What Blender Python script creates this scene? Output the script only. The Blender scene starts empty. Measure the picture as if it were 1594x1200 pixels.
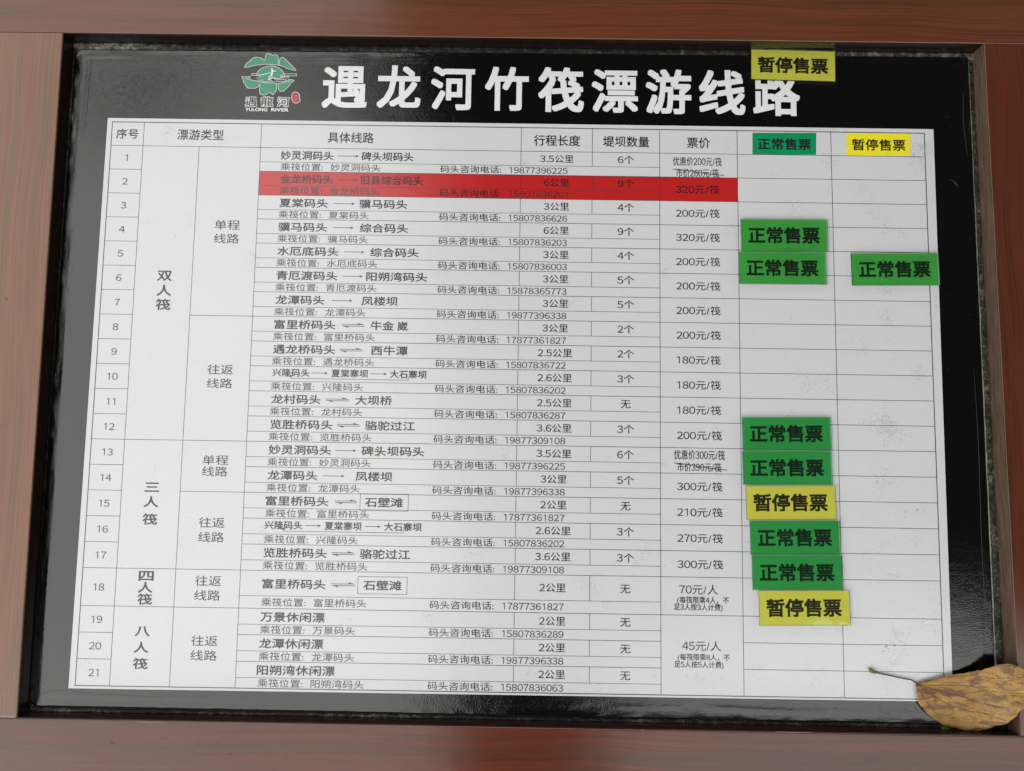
import bpy, bmesh, math, random, json
from mathutils import Vector, Matrix, noise

S = bpy.context.scene
COL = S.collection

# ------------------------------------------------------------------ camera
cam_d = bpy.data.cameras.new('camera')
cam = bpy.data.objects.new('camera', cam_d)
COL.objects.link(cam)
cam_d.sensor_width = 36.0
cam_d.lens = 36.0 * 1200.0 / 1594.0
cam_d.clip_start = 0.01
cam_d.clip_end = 200.0
RM = Matrix(((0.9998815882, 0.0151279219, -0.0028205567),
             (0.0153259582, -0.9954638850, 0.0938976496),
             (-0.0013872860, -0.0939297588, -0.9955778603))) @ Matrix(((1, 0, 0), (0, -1, 0), (0, 0, -1)))
cam.matrix_world = Matrix.Translation((0.5198726546, -0.4213742561, 0.9516699403)) @ RM.to_4x4()
S.camera = cam

# ------------------------------------------------------------------ daylight
SUN_EL, SUN_AZ = math.radians(38), math.radians(232)
w = bpy.data.worlds.new('World')
S.world = w
w.use_nodes = True
nt = w.node_tree
bg = nt.nodes['Background']
sky = nt.nodes.new('ShaderNodeTexSky')
sky.sky_type = 'NISHITA'
sky.sun_disc = False
sky.sun_elevation = SUN_EL
sky.sun_rotation = SUN_AZ
sky.dust_density = 4.0
hs = nt.nodes.new('ShaderNodeHueSaturation')      # overcast: the sky's blue is veiled by cloud
hs.inputs['Saturation'].default_value = 0.10
nt.links.new(sky.outputs[0], hs.inputs['Color'])
cl = nt.nodes.new('ShaderNodeMix'); cl.data_type = 'RGBA'     # an even cloud deck over most of that sky
cl.inputs[0].default_value = 0.85
nt.links.new(hs.outputs[0], cl.inputs[6])
cl.inputs[7].default_value = (10.4, 10.4, 10.2, 1)
nt.links.new(cl.outputs[2], bg.inputs[0])
bg.inputs[1].default_value = 0.15

sl = bpy.data.lights.new('sun', 'SUN')
sl.energy = 0.5
sl.angle = math.radians(20)
sl.color = (1.0, 0.97, 0.93)
so = bpy.data.objects.new('sun', sl)
COL.objects.link(so)
sd = Vector((math.sin(SUN_AZ) * math.cos(SUN_EL), math.cos(SUN_AZ) * math.cos(SUN_EL), math.sin(SUN_EL)))
so.rotation_euler = sd.to_track_quat('Z', 'Y').to_euler()
S.view_settings.view_transform = 'Standard'
S.view_settings.look = 'None'
S.view_settings.exposure = 0.0
S.view_settings.gamma = 1.0
S.view_settings.use_curve_mapping = False

MM = 0.001
D = json.loads(r'''{"cols":[0.0,41.07,112.92,191.5,524.16,615.0,700.8,799.83,919.56,1038.94],"rows":[0.0,-31.19,-62.37,-93.56,-124.75,-155.94,-187.12,-218.31,-249.5,-280.69,-311.87,-343.06,-374.25,-405.44,-436.62,-467.81,-499.0,-530.18,-561.37,-606.44,-637.63,-668.81,-700.0],"subs":[-50.06,-81.24,-112.43,-143.62,-174.81,-205.99,-237.18,-268.37,-299.55,-330.74,-361.93,-393.12,-424.3,-455.49,-486.68,-517.87,-549.05,-591.57,-625.31,-656.49,-687.68],"routes":[[-41.0,12.31,[["t","妙灵洞码头",217.59,284.93],["a",291.11,317.26],["t","碑头坝码头",320.55,386.82]]],[-72.19,12.31,[["t","金龙桥码头",218.33,285.06],["a",291.63,317.5],["t","旧县综合码头",320.98,399.99]]],[-103.37,12.31,[["t","夏棠码头",218.67,280.08],["a",287.86,314.06],["t","骥马码头",319.99,380.76]]],[-134.56,12.31,[["t","骥马码头",218.6,280.24],["a",288.0,313.91],["t","综合码头",321.66,382.65]]],[-165.75,12.31,[["t","水厄底码头",218.75,296.07],["a",302.78,328.41],["t","综合码头",335.94,396.95]]],[-196.94,12.31,[["t","青厄渡码头",218.9,295.59],["a",301.47,327.43],["t","阳朔湾码头",331.89,408.32]]],[-228.12,12.31,[["t","龙潭码头",219.06,280.35],["a",289.85,315.53],["t","凤楼坝",326.85,372.54]]],[-259.31,12.31,[["t","富里桥码头",218.83,295.45],["d",303.11,331.94],["t","牛金",339.39,368.62],["t","崴",372.65,385.94]]],[-290.5,12.31,[["t","遇龙桥码头",218.8,296.2],["d",301.62,330.36],["t","西牛潭",340.81,386.62]]],[-319.8,10.59,[["t","兴隆码头",219.5,265.61],["a",267.82,288.26],["t","夏棠寨坝",292.67,338.36],["a",341.56,361.6],["t","大石寨坝",365.4,411.07],["r",242.56,389.04]]],[-352.87,12.31,[["t","龙村码头",219.18,280.52],["d",286.91,315.88],["t","大坝桥",323.47,369.0]]],[-384.06,12.31,[["t","览胜桥码头",219.57,296.26],["d",301.64,330.12],["t","骆驼过江",336.49,398.2]]],[-415.25,12.31,[["t","妙灵洞码头",218.99,295.84],["a",301.2,326.81],["t","碑头坝码头",333.16,410.35]]],[-446.43,12.31,[["t","龙潭码头",219.0,280.18],["a",287.5,313.43],["t","凤楼坝",326.69,372.2]]],[-477.62,12.31,[["t","富里桥码头",217.97,294.92],["d",302.88,329.92],["t","石壁滩",339.56,386.08],["b",333.69,392.57]]],[-506.92,10.59,[["t","兴隆码头",218.25,264.25],["a",267.17,287.03],["t","夏棠寨坝",291.42,336.77],["a",340.53,359.76],["t","大石寨坝",363.94,409.89],["r",241.25,387.33]]],[-540.0,12.31,[["t","览胜桥码头",218.5,295.19],["d",300.81,329.14],["t","骆驼过江",335.39,396.61]]],[-577.07,12.31,[["t","富里桥码头",218.33,295.14],["d",302.19,331.46],["t","石壁滩",340.79,387.26],["b",334.36,393.9]]],[-616.25,12.31,[["t","万景休闲漂",218.05,295.6]]],[-647.44,12.31,[["t","龙潭休闲漂",217.84,295.14]]],[-678.62,12.31,[["t","阳朔湾休闲漂",216.61,310.1]]]],"small_x":[218.25,273.16,281.79,345.11,421.55,502.27,511.36,585.27],"strikes":[[717.62,-51.88,782.77,-59.59],[717.42,-424.19,782.62,-432.24]],"boxes":[[[819.59,-2.51],[901.02,-1.31],[900.38,-30.41],[819.19,-31.61]],[[939.41,-1.46],[1021.24,-0.72],[1020.29,-29.59],[938.67,-30.79]]],"texts":[["heading_text","序号",6.01,34.31,-15.58,13.94,0.009],["heading_text","漂游类型",83.94,143.4,-15.59,15.1,0.009],["heading_text","具体线路",276.82,335.6,-16.57,15.08,0.009],["heading_text","行程长度",540.23,599.35,-16.53,15.07,0.009],["heading_text","堤坝数量",628.61,687.5,-16.72,15.07,0.009],["heading_text","票价",735.88,765.11,-16.85,15.06,0.009],["green_text","正常售票",826.01,894.07,-16.95,15.69,0.018],["yellow_text","暂停售票",946.33,1014.36,-16.24,15.94,0.018],["raft_type_text","双",69.09,87.85,-199.24,15.01,0.018],["raft_type_text","人",69.32,88.04,-218.38,14.96,0.018],["raft_type_text","筏",69.17,87.86,-236.38,14.9,0.018],["raft_type_text","三",69.11,87.38,-463.25,14.25,0.018],["raft_type_text","人",69.01,87.25,-481.18,14.2,0.018],["raft_type_text","筏",68.7,86.91,-502.16,14.14,0.018],["raft_type_text","四",68.5,86.59,-569.92,13.95,0.018],["raft_type_text","人",68.17,86.23,-583.67,13.91,0.018],["raft_type_text","筏",68.25,86.28,-597.76,13.87,0.018],["raft_type_text","八",67.82,85.79,-635.19,13.77,0.018],["raft_type_text","人",67.38,85.31,-654.48,13.72,0.018],["raft_type_text","筏",67.47,85.36,-673.46,13.66,0.018],["trip_type_text","单程",138.13,169.76,-133.08,13.62,0.0],["trip_type_text","线路",138.03,169.61,-150.82,13.58,0.0],["trip_type_text","往返",138.59,170.27,-317.16,13.58,0.0],["trip_type_text","线路",138.7,170.12,-334.47,13.1,0.0],["trip_type_text","单程",138.51,169.84,-429.07,12.86,0.0],["trip_type_text","线路",138.46,169.55,-443.07,13.25,0.0],["trip_type_text","往返",138.05,169.41,-505.12,13.46,0.0],["trip_type_text","线路",137.94,169.25,-522.65,13.41,0.0],["trip_type_text","往返",137.21,168.77,-574.86,13.27,0.0],["trip_type_text","线路",136.89,168.2,-592.15,13.22,0.0],["trip_type_text","往返",136.28,167.82,-645.65,13.08,0.0],["trip_type_text","线路",136.18,167.67,-662.69,13.04,0.0],["price_text","优惠价200元/筏",717.66,779.89,-41.55,12.23,0.006],["price_text","市价260元/筏",721.7,776.04,-56.7,11.96,0.008],["price_text","优惠价300元/筏",717.46,779.85,-413.85,12.44,0.008],["price_text","市价390元/筏",721.35,775.34,-428.83,11.55,0.008],["price_text","70元/人",723.16,769.74,-575.98,12.8,0.0],["price_text","(每筏限乘4人，不",720.62,783.06,-588.36,8.58,0.01],["price_text","足3人按3人计费)",716.44,775.32,-596.75,8.57,0.01],["price_text","45元/人",726.32,772.8,-642.27,12.63,0.0],["price_text","(每筏限乘8人，不",720.7,783.34,-655.43,8.25,0.01],["price_text","足5人按5人计费)",716.56,775.66,-664.01,8.45,0.01],["title_character","遇",267.12,325.19,51.56,60.24,0.023],["title_character","龙",337.62,393.86,51.81,60.42,0.023],["title_character","河",407.12,463.34,51.53,61.34,0.023],["title_character","竹",476.59,532.79,51.47,60.86,0.023],["title_character","筏",545.2,603.87,51.2,61.78,0.023],["title_character","漂",613.79,673.26,50.92,60.83,0.023],["title_character","游",683.17,741.79,50.64,61.75,0.023],["title_character","线",751.69,811.12,50.58,62.21,0.023],["title_character","路",821.01,881.25,50.52,62.66,0.023]],"sheet":[[-6.36,5.09],[1050.95,5.6],[1049.07,-702.43],[-7.76,-703.47]],"opening":[[-59.07,107.13],[1107.1,109.51],[1114.88,-733.93],[-54.37,-732.01]],"film":[[-53.9,96.5],[1099,102.5],[1100.3,-728],[-53,-724.1]],"tiles":[["green",857.07,-136.67,0.55],["green",854.47,-178.63,0.38],["green",995.21,-178.12,1.09],["green",855.74,-386.26,1.0],["green",855.63,-428.03,1.0],["yellow",859.31,-470.2,1.01],["green",863.61,-512.31,1.07],["green",865.48,-553.81,0.95],["yellow",873.29,-595.49,1.13],["yellow",872.43,86.9,-0.78]],"logo":{"mountain_top":[[165.77,75.57],[167.27,79.17],[169.05,81.74],[172.03,83.06],[172.48,84.98],[174.94,86.05],[175.26,87.41],[178.23,88.88],[182.4,89.34],[186.65,88.21],[190.58,85.48],[191.53,84.7],[191.9,89.88],[193.26,93.48],[194.74,94.54],[197.43,94.1],[200.16,92.55],[202.48,91.78],[204.7,93.41],[206.64,92.64],[208.54,89.32],[209.25,86.95],[208.73,84.95],[209.65,81.22],[209.13,79.15],[202.28,79.29],[196.17,79.75],[190.83,79.91],[187.07,79.06],[182.53,78.44],[178.74,78.15],[174.99,76.9],[170.48,75.64],[166.71,74.95]],"mountain_right":[[210.55,84.97],[211.4,88.17],[214.0,89.8],[216.34,88.64],[221.11,83.93],[226.67,78.45],[232.22,72.97],[231.89,71.93],[225.36,73.27],[219.98,74.78],[216.85,76.72],[213.0,77.85],[209.91,78.84],[210.11,81.23]],"sun":[[181.55,66.67],[183.3,69.87],[186.56,73.49],[191.01,75.94],[196.28,77.37],[202.35,77.7],[208.5,76.2],[212.43,73.47],[215.6,70.35],[217.66,66.81],[211.64,65.37],[217.38,64.34],[218.19,63.25],[214.04,62.55],[212.22,60.78],[207.66,60.71],[203.03,62.39],[200.84,60.46],[199.0,59.0],[200.96,57.77],[206.33,56.58],[193.44,55.99],[188.06,57.42],[182.31,58.6],[190.4,59.43],[181.65,61.29],[187.66,62.8],[181.51,64.3],[187.09,65.33]],"bar_left":[[175.46,66.82],[182.3,66.92],[181.64,64.69],[175.57,64.6]],"bar_right":[[218.02,67.21],[233.21,67.43],[233.33,64.74],[218.14,64.51]],"bar_low":[[213.23,63.81],[223.85,64.12],[223.41,62.05],[213.7,61.6]],"bar_mid":[[208.1,59.45],[219.49,59.62],[220.68,58.37],[217.7,57.06],[208.2,57.08]],"mountain_low_left":[[162.74,62.59],[173.75,62.75],[173.61,61.01],[168.56,60.14],[174.33,58.64],[181.99,57.17],[186.98,56.06],[186.39,52.49],[184.64,49.3],[180.94,47.27],[171.83,47.29],[169.05,49.86],[167.76,53.01],[165.77,54.96],[165.26,57.72],[163.41,61.26]],"mountain_low":[[186.62,55.66],[194.25,54.98],[207.92,54.78],[208.83,48.07],[208.01,44.11],[204.43,39.32],[203.3,39.3],[200.9,42.03],[199.02,41.61],[194.98,38.79],[190.45,38.33],[187.73,39.87],[186.6,43.01],[186.84,50.91]],"mountain_low_right":[[210.22,54.42],[215.5,55.29],[220.75,56.79],[225.66,57.34],[222.2,58.39],[223.66,59.76],[228.99,59.44],[230.56,58.28],[226.15,54.65],[224.04,50.67],[218.25,44.26],[214.49,43.42],[211.37,45.34],[210.43,49.68]],"seal":[[228.49,38.88],[229.13,41.66],[232.32,43.28],[235.77,42.54],[238.34,39.03],[238.8,35.09],[239.68,32.11],[237.83,29.17],[234.1,27.93],[230.63,29.3],[229.26,31.41],[228.5,34.94]],"heron":[[200.23,74.09],[202.51,74.12],[202.83,71.91],[207.84,70.47],[202.7,69.76],[202.71,66.19],[200.74,62.59],[198.86,62.17],[199.89,64.56],[200.82,69.34],[200.49,71.71]],"heron_leg":[[197.61,64.53],[198.86,62.17],[198.59,59.79],[203.0,63.02],[206.92,60.31],[206.59,59.12],[202.91,61.6],[199.03,58.37],[197.5,58.59]],"wing":[[182.41,64.63],[190.69,66.41],[199.7,68.92],[199.88,68.21],[190.73,65.46],[182.59,63.99]]},"logo_text":[["logo_text","遇",168.89,183.88,29.57,13.09,0.02],["logo_text","龍",188.95,204.85,29.87,13.09,0.02],["logo_text","河",209.94,225.68,29.83,13.17,0.02],["logo_text","YULONG",169.38,197.75,19.33,4.78,0.02],["logo_text","RIVER",202.83,225.06,19.46,4.78,0.02]],"leaf":[[1003.97,-680.46,3.03],[1012.45,-678.11,3.48],[1027.96,-674.42,4.31],[1045.98,-669.54,5.83],[1063.58,-665.92,7.88],[1080.05,-660.87,11.79],[1090.51,-655.44,16.02],[1097.83,-652.39,20.4],[1105.81,-652.02,25.62],[1113.58,-654.13,26.5],[1124.25,-659.58,26.97],[1137.37,-670.11,27.55],[1149.08,-680.65,28.08],[1158.85,-688.5,28.52],[1144.46,-691.62,27.91],[1130.81,-693.09,27.32],[1119.84,-695.03,26.85],[1115.59,-698.54,26.68],[1111.3,-703.13,26.5],[1103.08,-711.93,25.62],[1096.84,-719.4,21.71],[1087.5,-724.83,16.02],[1073.65,-732.15,10.38],[1056.93,-732.05,7.41],[1038.34,-729.23,5.19],[1027.52,-724.83,4.39],[1018.04,-717.55,3.86],[1009.97,-709.5,3.41],[1005.36,-701.32,3.14],[1003.88,-691.62,3.05]],"stem":[[1004.81,-680.44,3.08],[1002.6,-679.38,2.98],[998.42,-677.11,2.85],[991.36,-676.02,2.65],[984.29,-674.78,2.45],[971.58,-672.28,2.09],[961.67,-670.55,1.81],[957.15,-669.26,1.68]],"bud":[[957.15,-669.26,1.68],[953.9,-668.35,1.58],[950.67,-666.32,1.5],[949.27,-664.65,1.5]],"veins":[[[1004.79,-681.14,3.08],[1025.12,-675.63,4.16],[1045.91,-671.35,5.83],[1066.12,-669.42,8.2],[1089.88,-669.95,16.02],[1105.13,-666.79,25.62],[1117.66,-666.03,26.7],[1132.05,-667.54,27.32]],[[1004.76,-682.12,3.08],[1024.86,-682.89,4.16],[1045.5,-682.09,5.83],[1065.6,-682.21,8.2],[1083.57,-685.19,13.67],[1099.36,-685.15,22.36],[1116.8,-684.55,26.7],[1137.96,-685.71,27.61],[1156.82,-688.55,28.43]],[[1004.74,-682.53,3.08],[1017.78,-685.62,3.78],[1038.45,-690.5,5.04],[1058.4,-695.03,7.41],[1077.28,-699.77,11.32],[1093.63,-701.92,19.1],[1105.93,-701.53,26.27]],[[1004.73,-682.95,3.08],[1014.88,-688.49,3.63],[1028.5,-697.8,4.39],[1044.6,-705.43,5.83],[1064.48,-709.9,8.2],[1082.46,-711.33,13.67],[1093.33,-708.74,19.1]],[[1004.72,-683.23,3.08],[1009.19,-691.46,3.33],[1015.79,-702.37,3.71],[1025.11,-714.54,4.23],[1034.49,-723.91,4.76]],[[1065.6,-682.21,8.2],[1078.29,-675.58,11.32],[1089.88,-669.95,16.02]],[[1045.5,-682.09,5.83],[1059.12,-676.98,7.41],[1072.67,-672.85,8.99]],[[1083.57,-685.19,13.67],[1092.09,-691.4,17.8],[1101.89,-694.73,24.32],[1111.67,-695.27,26.5]],[[1058.4,-695.03,7.41],[1068.88,-700.02,8.67],[1078.13,-706.5,11.79],[1084.46,-717.15,14.61]],[[1038.45,-690.5,5.04],[1046.16,-699.81,5.98],[1056.57,-707.56,7.25],[1065.48,-718.11,8.36],[1069.09,-727.53,8.83]]],"scrap":[[1032.1,-730.41],[1034.72,-729.13],[1039.71,-729.6],[1044.31,-732.57],[1038.84,-733.76],[1033.15,-733.02]]}''')
rnd = random.Random(7)


# ------------------------------------------------------------------ helpers
def tag(o, label=None, cat=None, group=None, kind=None):
    if label: o['label'] = label
    if cat: o['category'] = cat
    if group: o['group'] = group
    if kind: o['kind'] = kind
    return o


def empty(name, loc=(0, 0, 0), rz=0.0):
    o = bpy.data.objects.new(name, None)
    o.empty_display_size = 0.02
    o.location = loc
    o.rotation_euler = (0, 0, rz)
    COL.objects.link(o)
    return o


def link(name, me, mat, parent=None, smooth=False):
    if mat and not me.materials: me.materials.append(mat)
    if smooth:
        for p in me.polygons: p.use_smooth = True
    o = bpy.data.objects.new(name, me)
    COL.objects.link(o)
    if parent: o.parent = parent
    return o


def mesh(name, v, f):
    me = bpy.data.meshes.new(name)
    me.from_pydata([tuple(a) for a in v], [], f)
    me.update()
    return me


def poly_mesh(name, pts, z):
    """one flat printed shape, triangulated"""
    bm = bmesh.new()
    vs = [bm.verts.new((x * MM, y * MM, z * MM)) for x, y in pts]
    f = bm.faces.new(vs)
    f.normal_update()
    if f.normal.z < 0: f.normal_flip()
    bmesh.ops.triangulate(bm, faces=[f])
    me = bpy.data.meshes.new(name)
    bm.to_mesh(me); bm.free()
    return me


def slab(name, quad, z0, z1, bevel=0.0, seg=2):
    """a closed board with the given four-cornered outline (metres)"""
    bm = bmesh.new()
    lo = [bm.verts.new((x, y, z0)) for x, y in quad]
    hi = [bm.verts.new((x, y, z1)) for x, y in quad]
    n = len(quad)
    bm.faces.new(hi); bm.faces.new(lo[::-1])
    for i in range(n):
        bm.faces.new((lo[i], lo[(i + 1) % n], hi[(i + 1) % n], hi[i]))
    bmesh.ops.recalc_face_normals(bm, faces=bm.faces[:])
    if bevel:
        bmesh.ops.bevel(bm, geom=bm.edges[:], offset=bevel, segments=seg, profile=0.6, affect='EDGES')
    me = bpy.data.meshes.new(name)
    bm.to_mesh(me); bm.free()
    return me


TXT = {}
DIRS = [(1, 0), (-1, 0), (0, 1), (0, -1), (1, 1), (-1, -1), (1, -1), (-1, 1)]
def glyphs(s, weight):
    """flat glyph outlines of a string from the built-in font, thickened by weight (em): (verts3, faces, xmin, xmax)"""
    k = (s, weight)
    if k not in TXT:
        if (s, 0.0) not in TXT and len(s) > 1 and any(c.isdigit() for c in s):
            V, F, x0 = [], [], 0.0
            for c in s:                          # sans digits with a flagged 1, set at their own advance
                v, f, a, b = glyphs(c, 0.0)
                if c.isdigit(): off, ad = -0.205, 0.59
                elif c in './': off, ad = (0.05, 0.27) if c == '.' else (0.02, 0.36)
                else: off, ad = 0.0, (0.38 if c in '()' else 1.0)
                n = len(V)
                V += [(x + off + x0, y, z) for x, y, z in v]
                F += [[i + n for i in q] for q in f]
                x0 += ad
            xs = [q[0] for q in V]
            TXT[(s, 0.0)] = (V, F, min(xs), max(xs))
        if s == '1':
            TXT[(s, 0.0)] = ([(.50, 0, 0), (.575, 0, 0), (.575, .735, 0), (.51, .735, 0), (.50, .645, 0), (.33, .56, 0), (.33, .635, 0)],
                             [(0, 1, 2, 3, 4), (3, 6, 5, 4)], .33, .575)
        if (s, 0.0) not in TXT:
            cu = bpy.data.curves.new('t', 'FONT')
            cu.body = '０１２３４５６７８９'[int(s)] if s.isdigit() and len(s) == 1 else s
            cu.resolution_u = 3
            o = bpy.data.objects.new('t', cu)
            COL.objects.link(o)
            me = bpy.data.meshes.new_from_object(o.evaluated_get(bpy.context.evaluated_depsgraph_get()))
            v = [(a.co.x, a.co.y, 0.0) for a in me.vertices]
            f = []
            for p in me.polygons:
                q = list(p.vertices)
                f.append(q if p.normal.z > 0 else q[::-1])
            bpy.data.objects.remove(o); bpy.data.curves.remove(cu); bpy.data.meshes.remove(me)
            xs = [a[0] for a in v]
            TXT[(s, 0.0)] = (v, f, min(xs), max(xs))
        if weight:
            v, f, a, b = TXT[(s, 0.0)]
            V, F = list(v), list(f)
            for j, (dx, dy) in enumerate(DIRS[:8 if weight > 0.02 else 4] if weight > 0.008 else DIRS[:2]):
                n = len(V)
                V += [(x + dx * weight, y + dy * weight, (j + 1) * 0.002) for x, y, z in v]
                F += [[i + n for i in q] for q in f]
            TXT[k] = (V, F, a - weight, b + weight)
    return TXT[k]


def put(s, x0, x1, yc, em, z, weight=0.0):
    v, f, a, b = glyphs(s, weight)
    k = (x1 - x0) / (b - a)
    return [((x0 + (x - a) * k) * MM, (yc + (y - 0.38) * em) * MM, (z + zz) * MM) for x, y, zz in v], f


def text(name, s, x0, x1, yc, em, z, mat, parent, weight=0.0):
    """a printed string whose ink spans x0..x1 and whose em box is centred on yc (mm)"""
    vs, f = put(s, x0, x1, yc, em, z, weight)
    return link(name, mesh(name, vs, f), mat, parent)


def bars(items, z):
    """flat ruled lines; items are (x0, y0, x1, y1, width) in mm"""
    V, F = [], []
    for x0, y0, x1, y1, wd in items:
        dx, dy = x1 - x0, y1 - y0
        l = math.hypot(dx, dy)
        nx, ny = -dy / l * wd / 2, dx / l * wd / 2
        n = len(V)
        for x, y in ((x0 - nx, y0 - ny), (x1 - nx, y1 - ny), (x1 + nx, y1 + ny), (x0 + nx, y0 + ny)):
            V.append((x * MM, y * MM, z * MM))
        F.append((n, n + 1, n + 2, n + 3))
    return V, F


def ribbon(pts, wd, z):
    """closed outline stroke, one quad per side plus small corner pieces"""
    V, F = [], []
    n = len(pts)
    for i in range(n):
        (ax, ay), (bx, by), (cx, cy) = pts[i - 1], pts[i], pts[(i + 1) % n]
        d1 = Vector((bx - ax, by - ay)).normalized(); d2 = Vector((cx - bx, cy - by)).normalized()
        m = Vector((-(d1.y + d2.y), d1.x + d2.x))
        m = m.normalized() if m.length > 1e-6 else Vector((-d1.y, d1.x))
        c = max(0.6, m.dot(Vector((-d1.y, d1.x))))
        m *= wd / 2 / c
        V.append(((bx - m.x) * MM, (by - m.y) * MM, z * MM)); V.append(((bx + m.x) * MM, (by + m.y) * MM, z * MM))
    for i in range(n):
        j = (i + 1) % n
        F.append((2 * i, 2 * j, 2 * j + 1, 2 * i + 1))
    return V, F


def tube(pts, rad, seg=6, flat=1.0):
    """tapered tube along 3-D points (metres); rad is one radius per point"""
    V, F = [], []
    n = len(pts)
    for i, p in enumerate(pts):
        a = Vector(pts[max(0, i - 1)]); b = Vector(pts[min(n - 1, i + 1)])
        d = (b - a).normalized()
        side = d.cross(Vector((0, 0, 1))).normalized(); upv = side.cross(d)
        for k in range(seg):
            t = 2 * math.pi * k / seg
            V.append(Vector(p) + side * math.cos(t) * rad[i] + upv * math.sin(t) * rad[i] * flat)
    for i in range(n - 1):
        for k in range(seg):
            k2 = (k + 1) % seg
            F.append((i * seg + k, i * seg + k2, (i + 1) * seg + k2, (i + 1) * seg + k))
    F.append(tuple(range(seg))[::-1]); F.append(tuple((n - 1) * seg + k for k in range(seg)))
    return V, F


def smooth_line(pts, k=6):
    out = []
    P = [Vector(p) for p in pts]
    for i in range(len(P) - 1):
        p0, p1, p2, p3 = P[max(0, i - 1)], P[i], P[i + 1], P[min(len(P) - 1, i + 2)]
        for j in range(k):
            t = j / k
            out.append(0.5 * ((2 * p1) + (p2 - p0) * t + (2 * p0 - 5 * p1 + 4 * p2 - p3) * t * t + (3 * p1 - p0 - 3 * p2 + p3) * t ** 3))
    out.append(P[-1])
    return out


# ------------------------------------------------------------------ materials
class N:
    """tiny node-tree builder working in world metres"""
    def __init__(s, name):
        s.m = bpy.data.materials.new(name); s.m.use_nodes = True
        s.t = s.m.node_tree; s.b = s.t.nodes['Principled BSDF']
        s.pos = s.t.nodes.new('ShaderNodeNewGeometry').outputs['Position']
    def lk(s, a, b): s.t.links.new(a, b)
    def set(s, **k):
        for a, v in k.items():
            i = s.b.inputs[a.replace('_', ' ')]
            if hasattr(v, 'is_linked'): s.lk(v, i)
            else: i.default_value = (*v, 1) if isinstance(v, tuple) and len(v) == 3 else v
    def gloss(s, v=1.56): s.b.inputs['IOR'].default_value = v
    def mapped(s, scale=(1, 1, 1), loc=(0, 0, 0), rot=(0, 0, 0), src=None):
        n = s.t.nodes.new('ShaderNodeMapping')
        s.lk(src or s.pos, n.inputs[0])
        n.inputs['Scale'].default_value = scale; n.inputs['Location'].default_value = loc; n.inputs['Rotation'].default_value = rot
        return n.outputs[0]
    def noise(s, vec, scale, detail=3, rough=0.55, dist=0.0):
        n = s.t.nodes.new('ShaderNodeTexNoise')
        s.lk(vec, n.inputs['Vector'])
        n.inputs['Scale'].default_value = scale; n.inputs['Detail'].default_value = detail
        n.inputs['Roughness'].default_value = rough; n.inputs['Distortion'].default_value = dist
        return n.outputs[0]
    def ramp(s, f, stops, interp='LINEAR'):
        n = s.t.nodes.new('ShaderNodeValToRGB'); n.color_ramp.interpolation = interp
        e = n.color_ramp.elements
        while len(e) < len(stops): e.new(0.5)
        for el, (p, c) in zip(e, stops):
            el.position = p; el.color = (c, c, c, 1) if isinstance(c, (int, float)) else (*c, 1)
        s.lk(f, n.inputs[0])
        return n.outputs[0]
    def mix(s, f, a, b, mode='MIX'):
        n = s.t.nodes.new('ShaderNodeMix'); n.data_type = 'RGBA'; n.blend_type = mode
        for i, v in ((0, f), (6, a), (7, b)):
            if hasattr(v, 'is_linked'): s.lk(v, n.inputs[i])
            elif isinstance(v, tuple): n.inputs[i].default_value = (*v, 1)
            else: n.inputs[i].default_value = v if i == 0 else (v, v, v, 1)
        return n.outputs[2]
    def math(s, op, a, b=0.0):
        n = s.t.nodes.new('ShaderNodeMath'); n.operation = op
        for i, v in ((0, a), (1, b)):
            if hasattr(v, 'is_linked'): s.lk(v, n.inputs[i])
            else: n.inputs[i].default_value = v
        return n.outputs[0]
    def sep(s, v):
        n = s.t.nodes.new('ShaderNodeSeparateXYZ'); s.lk(v, n.inputs[0]); return n.outputs
    def bump(s, h, strength, dist, prev=None):
        n = s.t.nodes.new('ShaderNodeBump')
        n.inputs['Strength'].default_value = strength; n.inputs['Distance'].default_value = dist
        s.lk(h, n.inputs['Height'])
        if prev: s.lk(prev, n.inputs['Normal'])
        return n.outputs[0]


def film_relief(n, k=1.0):
    """orange peel of the laminated print, shared by paper, film and ink"""
    a = n.noise(n.pos, 620, 2, 0.5)
    b = n.noise(n.pos, 95, 2, 0.5)
    c = n.noise(n.pos, 9, 2, 0.5)
    d = n.bump(a, 1.0, 0.000125 * k)
    d = n.bump(b, 1.0, 0.00011 * k, d)
    d = n.bump(c, 1.0, 0.0007 * k, d)
    return d


def grime(n, thr=0.66, width=0.06):
    """specks and faint smudges of dried dirt, denser in patches"""
    patch = n.noise(n.pos, 22, 3, 0.6)
    fine = n.noise(n.pos, 520, 3, 0.7)
    f = n.math('ADD', n.math('MULTIPLY', patch, 0.45), n.math('MULTIPLY', fine, 0.62))
    return n.ramp(f, [(thr - width / 2, 0.0), (thr + width / 2, 1.0)])


def ink(name, col, rough=0.16, spec=1.0, dirt=True):
    n = N(name)
    c = col
    if dirt:
        g = grime(n, 0.70)
        c = n.mix(n.math('MULTIPLY', g, 0.35), col, (0.25, 0.22, 0.17))
    n.set(Base_Color=c, Roughness=rough, Specular_IOR_Level=spec, Normal=film_relief(n))
    n.gloss()
    return n.m


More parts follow.
